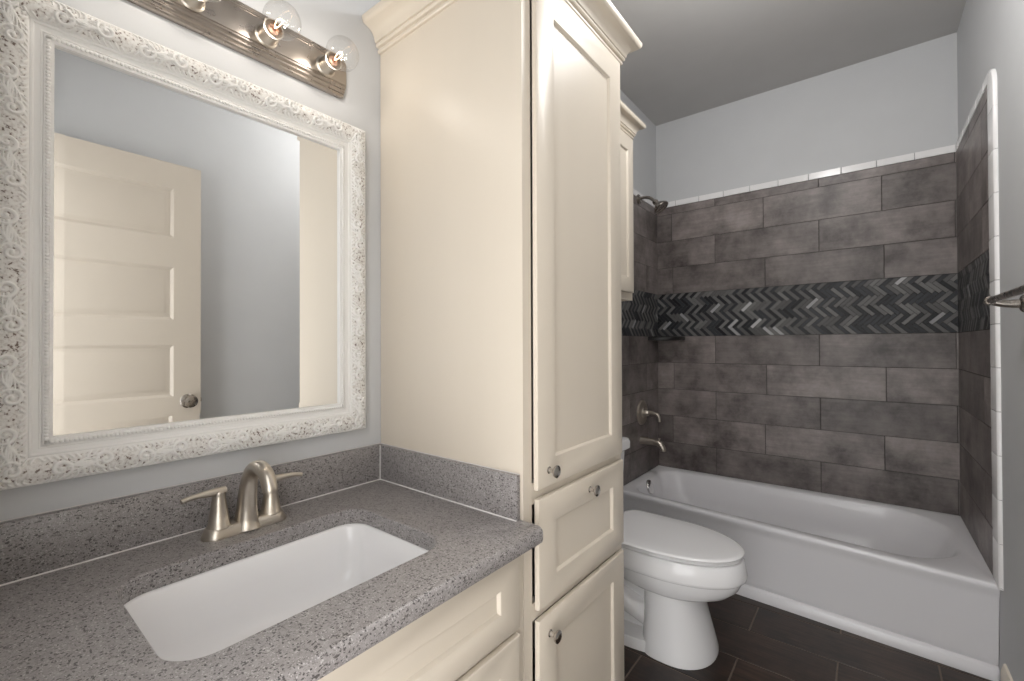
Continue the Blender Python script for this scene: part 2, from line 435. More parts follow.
# ------------------------------------------------------------------ door seen in the mirror
XD = 1.424
bm = BM(); y0, y1, z0, z1, T = -.05, .760, .012, 2.062, .035
ply0, ply1 = .058, .652
pan = [(1.715, 1.944), (1.328, 1.575), (.969, 1.211), (.61, .86), (.26, .50)]
box(bm, (XD, y0, z0), (XD+T, ply0, z1)); box(bm, (XD, ply1, z0), (XD+T, y1, z1))
prev = z1
for a, b in pan + [(None, z0)]:
    pass
edges = [z1] + [v for p in pan for v in (p[1], p[0])] + [z0]
for i in range(0, len(edges), 2): box(bm, (XD, ply0, edges[i+1]), (XD+T, ply1, edges[i]))
for a, b in pan:
    for s, xs in ((1, XD), (-1, XD+T)):
        rings = [[(xs+s*d, ply0+i, a+i), (xs+s*d, ply1-i, a+i), (xs+s*d, ply1-i, b-i), (xs+s*d, ply0+i, b-i)] for i, d in ((0, 0), (.002, .001), (.010, .008), (.013, .0095), (.018, .0095), (.036, .0035), (.038, .003))]
        loft(bm, rings, False, True)
door = struct(obj('door_1', bm, M['door'], at=(XD, y0, 0), smooth=25))
bm = BM()
for s, xs in ((-1, XD), (1, XD+T)):
    lathe(bm, (xs, .708, .945), (s, 0, 0), [(.033, 0), (.033, .003), (.026, .008), (.013, .010), (.011, .026), (.016, .030), (.026, .034), (.0285, .044), (.026, .053), (.016, .058), (0, .059)], 32)
obj('door_knob', bm, M['darknickel'], door)
bm = BM(); box(bm, (XD+.006, y1, .915), (XD+T-.006, y1+.001, .975)); box(bm, (XD+.011, y1, .935), (XD+T-.011, y1+.008, .955), .002)
obj('latch_plate', bm, M['darknickel'], door)
bm = BM()
for z in (.25, 1.05, 1.85): lathe(bm, (XD+T+.006, y0-.004, z-.05), (0, 0, 1), [(.007, 0), (.007, .1)], 16)
obj('hinge', bm, M['darknickel'], door)

# ------------------------------------------------------------------ vanity
XF = .540; XO = .557          # face frames and overlaid fronts
van = thing('vanity_cabinet', 'cream painted vanity cabinet below the grey speckled countertop', 'cabinet', (.27, .38, 0))
bm = BM()
VY0 = YF+.002
box(bm, (.002, VY0, .10), (XF, VY0+.018, .7745)); box(bm, (.002, .79, .10), (XF, .8085, .7745))
box(bm, (.002, VY0+.018, .10), (XF-.002, .79, .118)); box(bm, (.002, VY0+.018, .118), (.012, .79, .774))
box(bm, (.42, VY0, .0), (.475, .8085, .10))
obj('carcass', bm, M['cream'], van, smooth=None)
bm = BM()
box(bm, (XF-.019, VY0+.018, .755), (XF, .79, .774)); box(bm, (XF-.019, VY0+.018, .572), (XF, .79, .60)); box(bm, (XF-.019, VY0+.018, .118), (XF, .79, .14))
box(bm, (XF-.019, .755, .14), (XF, .79, .572)); box(bm, (XF-.019, VY0+.018, .14), (XF, .03, .572)); box(bm, (XF-.019, .755, .60), (XF, .79, .755)); box(bm, (XF-.019, VY0+.018, .6), (XF, .03, .755))
obj('face_frame', bm, M['cream'], van, smooth=None)
bm = BM(); shaker(bm, .015, .777, .590, .754, XF, XO, .065, (.057, .056)); obj('drawer_front', bm, M['cream'], van)
for a, b, kn in ((.015, .394, .36), (.398, .777, .432)):
    bm = BM(); shaker(bm, a, b, .125, .577, XF, XO, .067, (.065, .056)); d = obj('door', bm, M['cream'], van)
    knob(d, XO, kn, .54)
# countertop with backsplash
top = thing('countertop', 'grey speckled quartz vanity top with backsplash and rectangular sink cutout', 'countertop', (.3, .38, .78))
CT, CB = .810, .776
SX0, SX1, SY0, SY1, SR = .158, .485, .169, .628, .055
bm = BM()
n = 8
outer = lambda e, z: rrect(.0+.001, .601-e, VY0+e*0, .8085, (.001, .001, .0105, .001), z, n)
hole = lambda e, z: rrect(SX0-e, SX1+e, SY0-e, SY1+e, SR+e, z, n)
loft(bm, [hole(0, CB), hole(0, CT-.002), hole(.002, CT), outer(.010, CT), outer(.006, CT-.0015), outer(.002, CT-.005), outer(.0, CT-.010), outer(.0, CB+.010), outer(.002, CB+.004), outer(.009, CB), hole(0, CB)], False, False)
bmesh.ops.remove_doubles(bm, verts=bm.verts, dist=1e-6)
obj('slab', bm, M['quartz'], top, smooth=40)
bm = BM(); box(bm, (.0015, VY0, CT), (.019, .8085, .912), .0015); obj('backsplash', bm, M['quartz'], top)
bm = BM(); box(bm, (.0195, .7960, CT), (.533, .8085, .912), .0012); obj('side_splash', bm, M['quartz'], top)
bm = BM()
tube(bm, [(.0195, VY0+.01, CT+.0005), (.0195, .795, CT+.0005)], .0018, 8); tube(bm, [(.021, .7956, CT+.0005), (.532, .7956, CT+.0005)], .0018, 8)
tube(bm, [(.0198, .7957, CT), (.0198, .7957, .911)], .0016, 8)
tube(bm, [(.002, VY0+.01, .9125), (.002, .808, .9125)], .0013, 8); tube(bm, [(.003, .8082, .9125), (.532, .8082, .9125)], .0013, 8)
obj('caulk_line', bm, M['caulk'], top)
# sink
sink = thing('sink_basin', 'white rectangular undermount sink basin below the countertop cutout', 'sink', (.32, .40, .64))
bm = BM()
R_ = lambda e, z, r=SR: rrect(SX0-e, SX1+e, SY0-e, SY1+e, r+max(e, -.01), z, n)
loft(bm, [R_(.02, CB-.001), R_(-.001, CB-.0012), R_(-.006, CB-.006), R_(-.012, CB-.05), R_(-.02, CB-.10), R_(-.03, CB-.125), R_(-.05, CB-.137), R_(-.09, CB-.141),
          R_(-.13, CB-.143)], False, True)
loft(bm, [R_(.02, CB-.001), R_(.02, CB-.012), R_(.0, CB-.02), R_(-.01, CB-.10), R_(-.03, CB-.145), R_(-.10, CB-.155)], False, True)
bmesh.ops.remove_doubles(bm, verts=bm.verts, dist=1e-6)
obj('basin', bm, M['porcelain'], sink, smooth=50)
bm = BM(); lathe(bm, (.32, .403, CB-.1435), (0, 0, 1), [(.031, 0), (.031, .002), (.024, .003), (.022, .001), (0, .001)], 32); obj('drain', bm, M['nickel'], sink)
# faucet
fau = thing('sink_faucet', 'brushed nickel two handle arched faucet behind the white sink', 'faucet', (.085, .405, CT))
FY, FX = .405, .085
bm = BM()
loft(bm, [rrect(FX-.027, FX+.027, FY-.084, FY+.084, .026, CT+.0002, 8), rrect(FX-.027, FX+.027, FY-.084, FY+.084, .026, CT+.004, 8), rrect(FX-.023, FX+.023, FY-.079, FY+.079, .022, CT+.014, 8), rrect(FX-.020, FX+.020, FY-.076, FY+.076, .019, CT+.020, 8), rrect(FX-.017, FX+.017, FY-.073, FY+.073, .016, CT+.022, 8)])
obj('base_plate', bm, M['nickel'], fau, smooth=40)
bm = BM()
path = spline([(FX+.004, FY, CT+.004), (FX+.004, FY, CT+.022), (FX+.006, FY, CT+.055), (FX+.015, FY, CT+.100), (FX+.036, FY, CT+.131), (FX+.070, FY, CT+.143), (FX+.101, FY, CT+.134), (FX+.117, FY, CT+.112), (FX+.119, FY, CT+.104)], 6)
rad = interp([.031, .0235, .0195, .0170, .0158, .0152, .0148, .0145, .0145], 6)
tube(bm, path, rad, 28)
lathe(bm, (FX+.119, FY, CT+.105), (0, 0, -1), [(.0118, 0), (.0118, .004), (.008, .0045), (.008, .001), (0, .001)], 24)
lathe(bm, (FX-.022, FY, CT+.018), (0, 0, 1), [(.003, 0), (.003, .02), (.005, .022), (.005, .028), (.002, .030)], 12)
obj('spout', bm, M['nickel'], fau, smooth=50)
for s in (-1, 1):
    bm = BM(); hy = FY + s*.052
    lathe(bm, (FX, hy, CT+.018), (0, 0, 1), [(.0225, 0), (.0225, .004), (.0205, .006), (.0155, .040), (.0125, .062), (.0118, .070), (.0125, .074), (.0105, .0775), (0, .078)], 32)
    pts = spline([(FX, hy-s*.012, CT+.0935), (FX+.001, hy+s*.012, CT+.0935), (FX+.003, hy+s*.035, CT+.094), (FX+.005, hy+s*.053, CT+.0935), (FX+.007, hy+s*.068, CT+.0905)], 6)
    rr = interp([.0105, .0105, .0075, .0062, .0060], 6); ff = [(1.0, .45) if True else (1, 1)]*len(pts)
    # flat blade: wide in plan, thin in height
    P = pts; rings = []
    for i, p in enumerate(P):
        d = (P[min(i+1, len(P)-1)] - P[max(i-1, 0)]).normalized(); sd = d.cross(Vector((0, 0, 1))).normalized(); up = sd.cross(d)
        rings.append([p + sd*rr[i]*math.cos(2*PI*k/16) + up*rr[i]*.78*math.sin(2*PI*k/16) for k in range(16)])
    loft(bm, rings)
    obj('handle', bm, M['nickel'], fau, smooth=50)

# ------------------------------------------------------------------ wall mirror with carved frame
MY0, MY1, MZ0, MZ1 = .0355, .7425, .970, 1.825
mir = thing('wall_mirror', 'large rectangular wall mirror in a white carved scroll frame', 'mirror', (.0, (MY0+MY1)/2, MZ0))
WB = .048          # carved band
def motif_strokes():
    S = []; P1 = .061; t = np.linspace(0, 1, 26)
    def add(pts, w0, w1, h): S.append((np.array(pts), w0, w1, h))
    for half in (0, 1):
        sg = 1 if half == 0 else -1
        c0 = -P1/2*sg; tc = .029 if half == 0 else .022
        for R0, turns, w0, w1, hh, ph in ((.0150, 1.35, .0019, .0014, 1.0, .2), (.0105, 1.0, .0014, .0010, .85, 1.9)):
            th = np.linspace(0, turns*2*PI, 60); rr_ = R0*(1-th/th[-1])**.75+.0012
            a = -PI/2 + sg*(th + ph)
            add(np.c_[c0 + rr_*np.cos(a), tc + rr_*np.sin(a)], w0, w1, hh)
        add([(c0, tc), (c0+1e-4, tc)], .0026, .0026, 1.15)
        # long acanthus stems sweeping along the band
        for k, (o, q, w_) in enumerate(((.0, .010, .0019), (.004, .0135, .0016), (.008, .0165, .0014), (-.003, .0065, .0016))):
            add(np.c_[c0 + sg*(.010 + o*.5 + .040*t), tc - sg*.002 - q*np.sin(PI*.5*t)*sg + (.010 - o)*t*t*sg], w_, w_*.5, .85)
        # fan of leaves at the outer edge
        for k in range(6):
            b0 = c0 + sg*(-.020 + .009*k); L_ = .010 + .003*(k % 3)
            add(np.c_[b0 + sg*(.006*t + .003*np.sin(PI*t)), .002 + L_*t], .0017, .0006, .75)
        # fan at the inner edge
        for k in range(6):
            b0 = c0 + sg*(-.022 + .0095*k); L_ = .0065 + .002*(k % 2)
            add(np.c_[b0 - sg*(.007*t), .0465 - L_*(1-t)**1.3], .0016, .0008, .65)
    return S
STROKES = motif_strokes()
PER = .122
def carve(s, t):
    """height 0..1 of the carving at position s along and t across the band"""
    ss = (s + PER/2) % PER - PER/2
    h = np.zeros_like(s)
    for pts, w0, w1, hh in STROKES:
        wv = np.linspace(w0, w1, len(pts))
        for sh in (-PER, 0, PER):
            if pts[:, 0].max()+sh < -PER/2-.004 or pts[:, 0].min()+sh > PER/2+.004: continue
            lo_, hi_ = pts.min(0), pts.max(0)
            msk = (ss > lo_[0]+sh-.004) & (ss < hi_[0]+sh+.004) & (t > lo_[1]-.004) & (t < hi_[1]+.004)
            if not msk.any(): continue
            sm, tm = ss[msk], t[msk]; dd = np.full(sm.shape, 9.)
            for (px, pt), wk in zip(pts, wv):
                dd = np.minimum(dd, np.hypot(sm-px-sh, tm-pt)/wk)
            h[msk] = np.maximum(h[msk], hh*np.clip(1-dd*dd*.5, 0, 1)**.7)
    return h
def carved_side(A, B, inward, L, per_scale):
    A, B, inward = np.array(A), np.array(B), np.array(inward); d = (B-A)/L
    nt_, ns = 44, int(L/.0012)
    tt = np.linspace(0, WB, nt_); uu = np.linspace(0, 1, ns)
    T, Uu = np.meshgrid(tt, uu); S = T + Uu*(L-2*T)
    return A, d, inward, T, S, nt_, ns
V, Fc, CV = [], [], []
sides = [((MY0, MZ1), (MY1, MZ1), (0, -1)), ((MY1, MZ1), (MY1, MZ0), (-1, 0)), ((MY1, MZ0), (MY0, MZ0), (0, 1)), ((MY0, MZ0), (MY0, MZ1), (1, 0))]
for A, B, inn in sides:
    L = math.hypot(B[0]-A[0], B[1]-A[1])
    A_, d, inn_, T, S, nt_, ns = carved_side(A, B, inn, L, 1)
    nper = round(L/PER); sc_ = nper*PER/L
    Hh = carve((S-L/2)*sc_, T)
    tn = T/WB
    basex = .0265 + .0085*np.sin(np.clip(tn, 0, 1)*PI)**.7 + .001*tn
    edge = np.clip(np.minimum(tn, 1-tn)/.10, 0, 1)
    X = basex + (Hh*.0042-.001)*edge
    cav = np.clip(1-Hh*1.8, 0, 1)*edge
    Yc = A_[0] + d[0]*S + inn_[0]*T; Zc = A_[1] + d[1]*S + inn_[1]*T
    b = len(V)
    V += np.c_[X.ravel(), Yc.ravel(), Zc.ravel()].tolist(); CV += cav.ravel().tolist()
    for i in range(ns-1):
        for j in range(nt_-1):
            a = b+i*nt_+j; Fc.append((a, a+1, a+nt_+1, a+nt_))
    # outer side wall of the frame back to the wall
    b2 = len(V)
    for i in (0, ns-1):
        V += [[.001, Yc[i, 0], Zc[i, 0]]]; CV.append(0)
    V += [[float(X[0, 0]), Yc[0, 0], Zc[0, 0]], [float(X[-1, 0]), Yc[-1, 0], Zc[-1, 0]]]; CV += [0, 0]
    Fc.append((b2, b2+1, b2+3, b2+2))
me = bpy.data.meshes.new('carved_frame'); me.from_pydata(V, [], Fc); me.update()
bm = BM(); bm.from_mesh(me); bmesh.ops.recalc_face_normals(bm, faces=bm.faces); bm.to_mesh(me); bm.free()
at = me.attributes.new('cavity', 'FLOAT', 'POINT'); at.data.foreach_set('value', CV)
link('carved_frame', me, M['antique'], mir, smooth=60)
def rect_sweep(bm, prof):
    rings = panel_rings(MY0, MY1, MZ0, MZ1, prof); loft(bm, rings, False, False)
bm = BM()
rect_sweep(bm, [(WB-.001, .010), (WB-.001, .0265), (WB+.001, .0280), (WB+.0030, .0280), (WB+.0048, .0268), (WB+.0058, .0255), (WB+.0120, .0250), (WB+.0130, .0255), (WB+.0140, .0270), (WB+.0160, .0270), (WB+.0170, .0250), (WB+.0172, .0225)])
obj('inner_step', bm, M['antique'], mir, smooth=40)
WI = .0785
bm = BM()
rect_sweep(bm, [(WB+.0168, .012), (WB+.0168, .0262), (WB+.0178, .0272), (WB+.0275, .0272), (WI, .0262), (WI, .0185)])
BI = WB+.0226
for A, B in (((MY0+BI, MZ1-BI), (MY1-BI, MZ1-BI)), ((MY0+BI, MZ0+BI), (MY1-BI, MZ0+BI)), ((MY0+BI, MZ0+BI), (MY0+BI, MZ1-BI)), ((MY1-BI, MZ0+BI), (MY1-BI, MZ1-BI))):
    L = math.hypot(B[0]-A[0], B[1]-A[1]); nb = int(L/.0062)
    for i in range(nb+1):
        y, z = A[0]+(B[0]-A[0])*i/nb, A[1]+(B[1]-A[1])*i/nb
        bmesh.ops.create_uvsphere(bm, u_segments=8, v_segments=5, radius=.0036, matrix=Matrix.Translation((.0272, y, z)) @ Matrix.Diagonal((.9, 1.0, 1.0, 1)))
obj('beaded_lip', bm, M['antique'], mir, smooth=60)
bm = BM()
GI = WI-.003
loft(bm, panel_rings(MY0, MY1, MZ0, MZ1, [(GI, .0135), (GI, .0188), (GI+.017, .0194)]))
obj('mirror_glass', bm, M['mirror'], mir, smooth=None)

# ------------------------------------------------------------------ vanity light
LZ, LY0, LY1 = 1.957, .098, .686
lt = thing('vanity_light', 'brushed nickel bar light with clear globe bulbs above the mirror', 'light fixture', (0, (LY0+LY1)/2, LZ))
pr = [(-.058, .001), (-.058, .006)]
for hc, xb in ((.0535, .0075), (.0445, .0135), (.0355, .0195)):
    pr += [(-(hc+.0045*math.cos(a)), xb + .0045*math.sin(a) + .006*(1-math.cos(a))/2*.9) for a in (.25, .8, 1.57, 2.3, 2.9)]
pr += [(-.0295, .0285), (-.027, .029)]
pr = pr + [(-a, b) for a, b in reversed(pr)]
bm = BM()
rings = []
for y, k, xk in ((LY0, .93, .55), (LY0+.004, .985, .93), (LY0+.012, 1, 1), (LY1-.012, 1, 1), (LY1-.004, .985, .93), (LY1, .93, .55)):
    rings.append([(max(.001, x*xk), y, LZ+h*k) for h, x in pr])
loft(bm, rings); obj('back_plate', bm, M['plate'], lt, smooth=30)
for y in (.167, .318, .470, .620):
    bm = BM()
    lathe(bm, (.0285, y, LZ-.006), (1, 0, 0), [(.0265, 0), (.0265, .003), (.0225, .006), (.0212, .010), (.0212, .036), (.0232, .038), (.0232, .042), (.0200, .042), (.0195, .012), (0, .012)], 32)
    s = obj('socket', bm, M['nickel'], lt)
    bm = BM(); prof = [(.0130, .030)]
    R0, cxb = .0400, .084
    for k in range(0, 25):
        a = math.radians(158 - k*158/24); prof.append((R0*math.sin(a), cxb + R0*math.cos(a)))
    lathe(bm, (.0285, y, LZ-.006), (1, 0, 0), prof, 40, False)
    b = obj('bulb', bm, M['glass'], lt, smooth=60)
    bm = BM(); lathe(bm, (.0285, y, LZ-.006), (1, 0, 0), [(.0128, .013), (.0128, .036), (.0118, .040), (.006, .043), (.004, .052), (0, .053)], 24); obj('bulb_base', bm, M['copper'], b)
    bm = BM(); xx = .0285+.078
    tube(bm, spline([(.0785, y-.003, LZ-.006), (xx-.008, y-.006, LZ-.002), (xx-.003, y-.004, LZ), (xx-.001, y, LZ+.001), (xx-.003, y+.004, LZ), (xx-.008, y+.006, LZ-.002), (.0785, y+.003, LZ-.006)], 5), .0009, 6)
    obj('filament', bm, M['filament'], b)
    ld = bpy.data.lights.new('bulb_light', 'POINT'); ld.energy = BULB_W; ld.color = (1, .93, .84); ld.shadow_soft_size = .009
    lo = bpy.data.objects.new('bulb_light', ld); COL.objects.link(lo); lo.location = Vector((xx+.004, y, LZ)) - wloc(b); lo.parent = b

# ------------------------------------------------------------------ linen cabinet
lin = thing('linen_cabinet', 'tall cream linen cabinet with drawer and crown moulding beside the vanity', 'cabinet', (.27, 1.07, 0))
LA, LB, LT = .811, 1.327, 2.10
bm = BM()
box(bm, (.002, LA, 0), (XF-.0005, LA+.018, LT+.01)); box(bm, (.002, LB-.018, 0), (XF-.019, LB, LT+.01))
box(bm, (.002, LA+.018, .1), (XF-.019, LB-.018, .118)); box(bm, (.002, LA+.018, LT-.01), (XF-.019, LB-.018, LT+.008)); box(bm, (.002, LA+.018, .118), (.012, LB-.018, LT-.01)); box(bm, (.45, LA+.018, 0), (.468, LB-.018, .1))
obj('carcass', bm, M['cream'], lin, smooth=None)
bm = BM()
box(bm, (XF-.019, LA+.018, .0), (XF, LA+.0325, LT+.01)); box(bm, (XF-.0006, LA, .0), (XF, LA+.018, LT+.01)); box(bm, (XF-.019, LB-.04, .0), (XF, LB, LT+.01), .001)
for a, b in ((.08, .118), (.565, .605), (.835, .885), (2.05, LT+.01)): box(bm, (XF-.0185, LA+.0325, a), (XF-.0002, LB-.04, b))
obj('face_frame', bm, M['cream'], lin, smooth=None)
DA, DB = .849, 1.308
bm = BM(); shaker(bm, DA-.003, DB-.006, .870, 2.087, XF, XO, .073, (.066, .077)); d = obj('door', bm, M['cream'], lin); knob(d, XO, .890, .909)
bm = BM(); shaker(bm, DA, DB, .592, .848, XF, XO, .073, (.060, .066)); d = obj('drawer', bm, M['cream'], lin); knob(d, XO, 1.090, .812)
bm = BM(); shaker(bm, DA, DB, .090, .567, XF, XO, .073, (.066, .066)); d = obj('door', bm, M['cream'], lin); knob(d, XO, .892, .521)
def crown_prof(z0, k=1):
    P = [(0, 0), (.006, 0), (.0085, .003), (.0085, .008), (.0055, .010), (.0055, .0125), (.012, .0135), (.0145, .017), (.0145, .021), (.012, .0235), (.017, .0245)]
    for i in range(1, 7):
        a = i/7*PI/2; P.append((.018 + .029*(1-math.cos(a)), .0245 + .031*math.sin(a)))
    P += [(.048, .0565), (.050, .0575), (.053, .061), (.055, .066), (.0555, .075), (-.01, .075)]
    return [(a*k, z0+b*k) for a, b in P]
bm = BM()
crown(bm, [((.002, LA), (0, -1)), ((XF, LA), (1, -1)), ((XF, LB), (1, 1)), ((.002, LB), (0, 1))], crown_prof(LT))
obj('crown_moulding', bm, M['cream'], lin, smooth=30)

# ------------------------------------------------------------------ wall cabinet above the toilet
wc = thing('wall_cabinet', 'cream wall cabinet above the toilet, partly behind the tall linen cabinet', 'cabinet', (.15, 1.64, 1.41))
UA, UB, UX, UT, UZ = 1.392, 1.978, .300, 2.165, 1.410
bm = BM()
box(bm, (.001, UA, UZ), (UX-.019, UA+.018, UT+.01)); box(bm, (.001, UB-.018, UZ), (UX-.019, UB, UT+.01)); box(bm, (.001, UA+.018, UZ+.01), (UX-.019, UB-.018, UZ+.028)); box(bm, (.001, UA+.018, UT-.01), (UX-.019, UB-.018, UT+.008)); box(bm, (.001, UA+.018, UZ+.028), (.01, UB-.018, UT-.01))
obj('carcass', bm, M['cream'], wc, smooth=None)
bm = BM(); box(bm, (UX-.019, UA, UZ), (UX, UA+.035, UT+.01)); box(bm, (UX-.019, UB-.035, UZ), (UX, UB, UT+.01)); box(bm, (UX-.019, UA+.035, UZ), (UX, UB-.035, UZ+.05)); box(bm, (UX-.019, UA+.035, UT-.06), (UX, UB-.035, UT+.01)); obj('face_frame', bm, M['cream'], wc, smooth=None)
md = (UA+UB)/2
for a, b, kn in ((UA+.022, md-.0015, md-.03), (md+.0015, UB-.022, md+.03)):
    bm = BM(); shaker(bm, a, b, 1.442, 2.150, UX, UX+.018, .055, (.066, .066)); d = obj('door', bm, M['cream'], wc); knob(d, UX+.018, kn, 1.475)
bm = BM(); crown(bm, [((.002, UA), (0, -1)), ((UX, UA), (1, -1)), ((UX, UB), (1, 1)), ((.002, UB), (0, 1))], crown_prof(UT, .92)); obj('crown_moulding', bm, M['cream'], wc, smooth=30)

# ------------------------------------------------------------------ toilet
TY = 1.843
toi = thing('toilet', 'white two-piece toilet with closed lid between linen cabinet and bathtub', 'toilet', (.4, TY, 0))
def egg(xb, xf, hw, z, eb=.62, ef=1.0, c=.46, n=64, ey=.85):
    cx = xb + (xf-xb)*c; out = []
    for k in range(n):
        a = 2*PI*k/n; ca, sa = math.cos(a), math.sin(a)
        e = ef if ca >= 0 else eb
        x = cx + (xf-cx if ca >= 0 else cx-xb)*math.copysign(abs(ca)**e, ca)
        y = hw*math.copysign(abs(sa)**(ey if ca < 0 else .93), sa)
        out.append((x, TY+y, z))
    return out
bm = BM()
# bowl body and pedestal column
loft(bm, [egg(.422, .692, .160, .001, .5, .9), egg(.423, .692, .160, .012, .5, .9), egg(.426, .682, .152, .05, .45, .9), egg(.430, .658, .138, .14, .45, .9), egg(.430, .640, .130, .220, .45, .9), egg(.41, .650, .131, .237, .55, .92),
          egg(.36, .700, .142, .243, .6, .95), egg(.30, .745, .159, .260, .62, 1), egg(.27, .770, .168, .284, .62, 1), egg(.26, .781, .173, .308, .62, 1), egg(.258, .782, .174, .318, .62, 1),
          egg(.25, .791, .182, .321, .62, 1), egg(.25, .797, .187, .326, .62, 1), egg(.25, .798, .188, .334, .62, 1), egg(.252, .790, .182, .385, .62, 1), egg(.254, .785, .178, .396, .62, 1), egg(.262, .775, .170, .399, .62, 1)])
# rear body: narrow upper neck and foot flange
loft(bm, [egg(.12, .62, .157, .001, .45, .9), egg(.12, .62, .156, .030, .45, .9), egg(.125, .615, .151, .042, .45, .9), egg(.15, .6, .10, .050, .45, .9)])
loft(bm, [egg(.15, .56, .075, .04, .5, 1), egg(.15, .56, .070, .17, .5, 1), egg(.13, .56, .095, .23, .5, 1), egg(.05, .56, .130, .30, .4, 1), egg(.035, .5, .165, .345, .35, 1), egg(.035, .45, .17, .385, .35, 1)])
tube(bm, spline([(.44, TY-.055, .10), (.36, TY-.085, .15), (.28, TY-.085, .17), (.22, TY-.08, .11), (.20, TY-.08, .05)], 5), .045, 20)
tube(bm, spline([(.44, TY+.055, .10), (.36, TY+.085, .15), (.28, TY+.085, .17), (.22, TY+.08, .11), (.20, TY+.08, .05)], 5), .045, 20)
obj('bowl', bm, M['porcelain'], toi, smooth=45)
bm = BM(); loft(bm, [egg(.262, .772, .166, .3992, .45), egg(.256, .782, .176, .402, .45), egg(.256, .783, .177, .410, .45), egg(.264, .775, .170, .4115, .45)]); obj('seat', bm, M['porcelain'], toi, smooth=45)
bm = BM(); loft(bm, [egg(.262, .776, .174, .4118, .16, 1, .46, 64, .45), egg(.256, .786, .184, .414, .14, 1, .46, 64, .45), egg(.255, .788, .186, .4195, .14, 1, .46, 64, .45), egg(.258, .784, .182, .4245, .14, 1, .46, 64, .45), egg(.268, .772, .172, .4265, .16, 1, .46, 64, .45), egg(.33, .70, .12, .428, .4, 1, .46, 64, .6)]); obj('lid', bm, M['porcelain'], toi, smooth=45)
for s in (-1, 1):
    bm = BM(); lathe(bm, (.255, TY+s*.07, .3995), (0, 0, 1), [(.014, 0), (.014, .018), (.010, .024), (0, .025)], 20); obj('lid_hinge', bm, M['porcelain'], toi)
    bm = BM(); lathe(bm, (.33, TY+s*.122, .052), (0, 0, 1), [(.011, 0), (.011, .01), (.006, .017), (0, .018)], 16); obj('bolt_cap', bm, M['black'], toi)
bm = BM()
loft(bm, [rrect(.045, .200, TY-.195, TY+.195, .03, .386), rrect(.035, .205, TY-.205, TY+.205, .035, .40), rrect(.025, .222, TY-.222, TY+.222, .04, .55), rrect(.022, .230, TY-.228, TY+.228, .04, .70)])
obj('tank', bm, M['porcelain'], toi, smooth=45)
bm = BM()
loft(bm, [rrect(.02, .246, TY-.238, TY+.238, .04, .7005), rrect(.012, .252, TY-.245, TY+.245, .045, .706), rrect(.012, .252, TY-.245, TY+.245, .045, .735), rrect(.018, .246, TY-.236, TY+.236, .04, .748), rrect(.04, .21, TY-.21, TY+.21, .03, .753)])
obj('tank_lid', bm, M['porcelain'], toi, smooth=45)
bm = BM(); lathe(bm, (.228, TY-.16, .655), (1, 0, 0), [(.012, 0), (.012, .006), (.006, .008), (.006, .014)], 16); tube(bm, [(.241, TY-.165, .656), (.243, TY-.12, .652), (.243, TY-.085, .646)], [.006, .0055, .0065], 12); obj('flush_lever', bm, M['chrome'], toi)

# ------------------------------------------------------------------ bathtub
tub = thing('bathtub', 'white alcove bathtub with smooth apron against the grey tile', 'bathtub', (.75, 2.7, 0))
TX0, TX1, TYB = .001, W-.001, D-.001
ZR = .356
yl, yr = 2.435, 2.292          # front rim at the left and right ends
bl, br = 2.400, 2.322          # foot of the apron
def out(dy, z, k, r=.004):
    a = yl + (bl-yl)*k; b = yr + (br-yr)*k
    return rrect(TX0, TX1, a+dy, TYB, (r, r, .004, .004), z, 10, b+dy)
def inn(x0, x1, y0, y1, r, z, dsk=1): 
    return rrect(x0, x1, y0+.05*dsk, y1, r, z, 10, y0-.05*dsk)
bm = BM()
rg = [inn(.30, 1.16, 2.53, 2.93, (.10, .12, .12, .10), .075, .3), inn(.22, 1.24, 2.50, 2.96, (.12, .16, .16, .12), .080, .5), inn(.17, 1.30, 2.475, 2.985, (.13, .19, .19, .13), .105, .6),
      inn(.105, 1.385, 2.455, 3.005, (.13, .22, .22, .13), .22, .7), inn(.078, 1.425, 2.442, 3.018, (.13, .23, .23, .13), .31, .75), inn(.070, 1.440, 2.435, 3.024, (.13, .235, .235, .13), .342, .8),
      inn(.063, 1.450, 2.428, 3.030, (.132, .238, .238, .132), .352, .8), inn(.054, 1.460, 2.420, 3.038, (.135, .24, .24, .135), .356, .8),
      out(.012, ZR+.001, 0), out(.004, ZR-.001, 0), out(.0, ZR-.006, 0), out(.0, ZR-.018, .02), out(.006, ZR-.035, .06), out(.012, ZR-.06, .12), out(.012, .075, .8), out(.013, .060, .84), out(.018, .054, .85), out(.018, .050, .86), out(.004, .046, .88), out(.0, .042, .88), out(-.001, .0, 1.0)]
loft(bm, rg, True, True)
obj('shell', bm, M['acrylic'], tub, smooth=45)
bm = BM(); nrm = Vector((1, 0, .32)).normalized(); oc = Vector((.078, 2.735, .309))
lathe(bm, oc, nrm, [(.044, 0), (.044, .006), (.040, .012), (.025, .015), (0, .016)], 32); obj('overflow_plate', bm, M['chrome'], tub)
bm = BM(); lathe(bm, (.36, 2.735, .0752), (0, 0, 1), [(.032, 0), (.032, .002), (.02, .004), (.016, .010), (0, .011)], 28); obj('drain', bm, M['chrome'], tub)

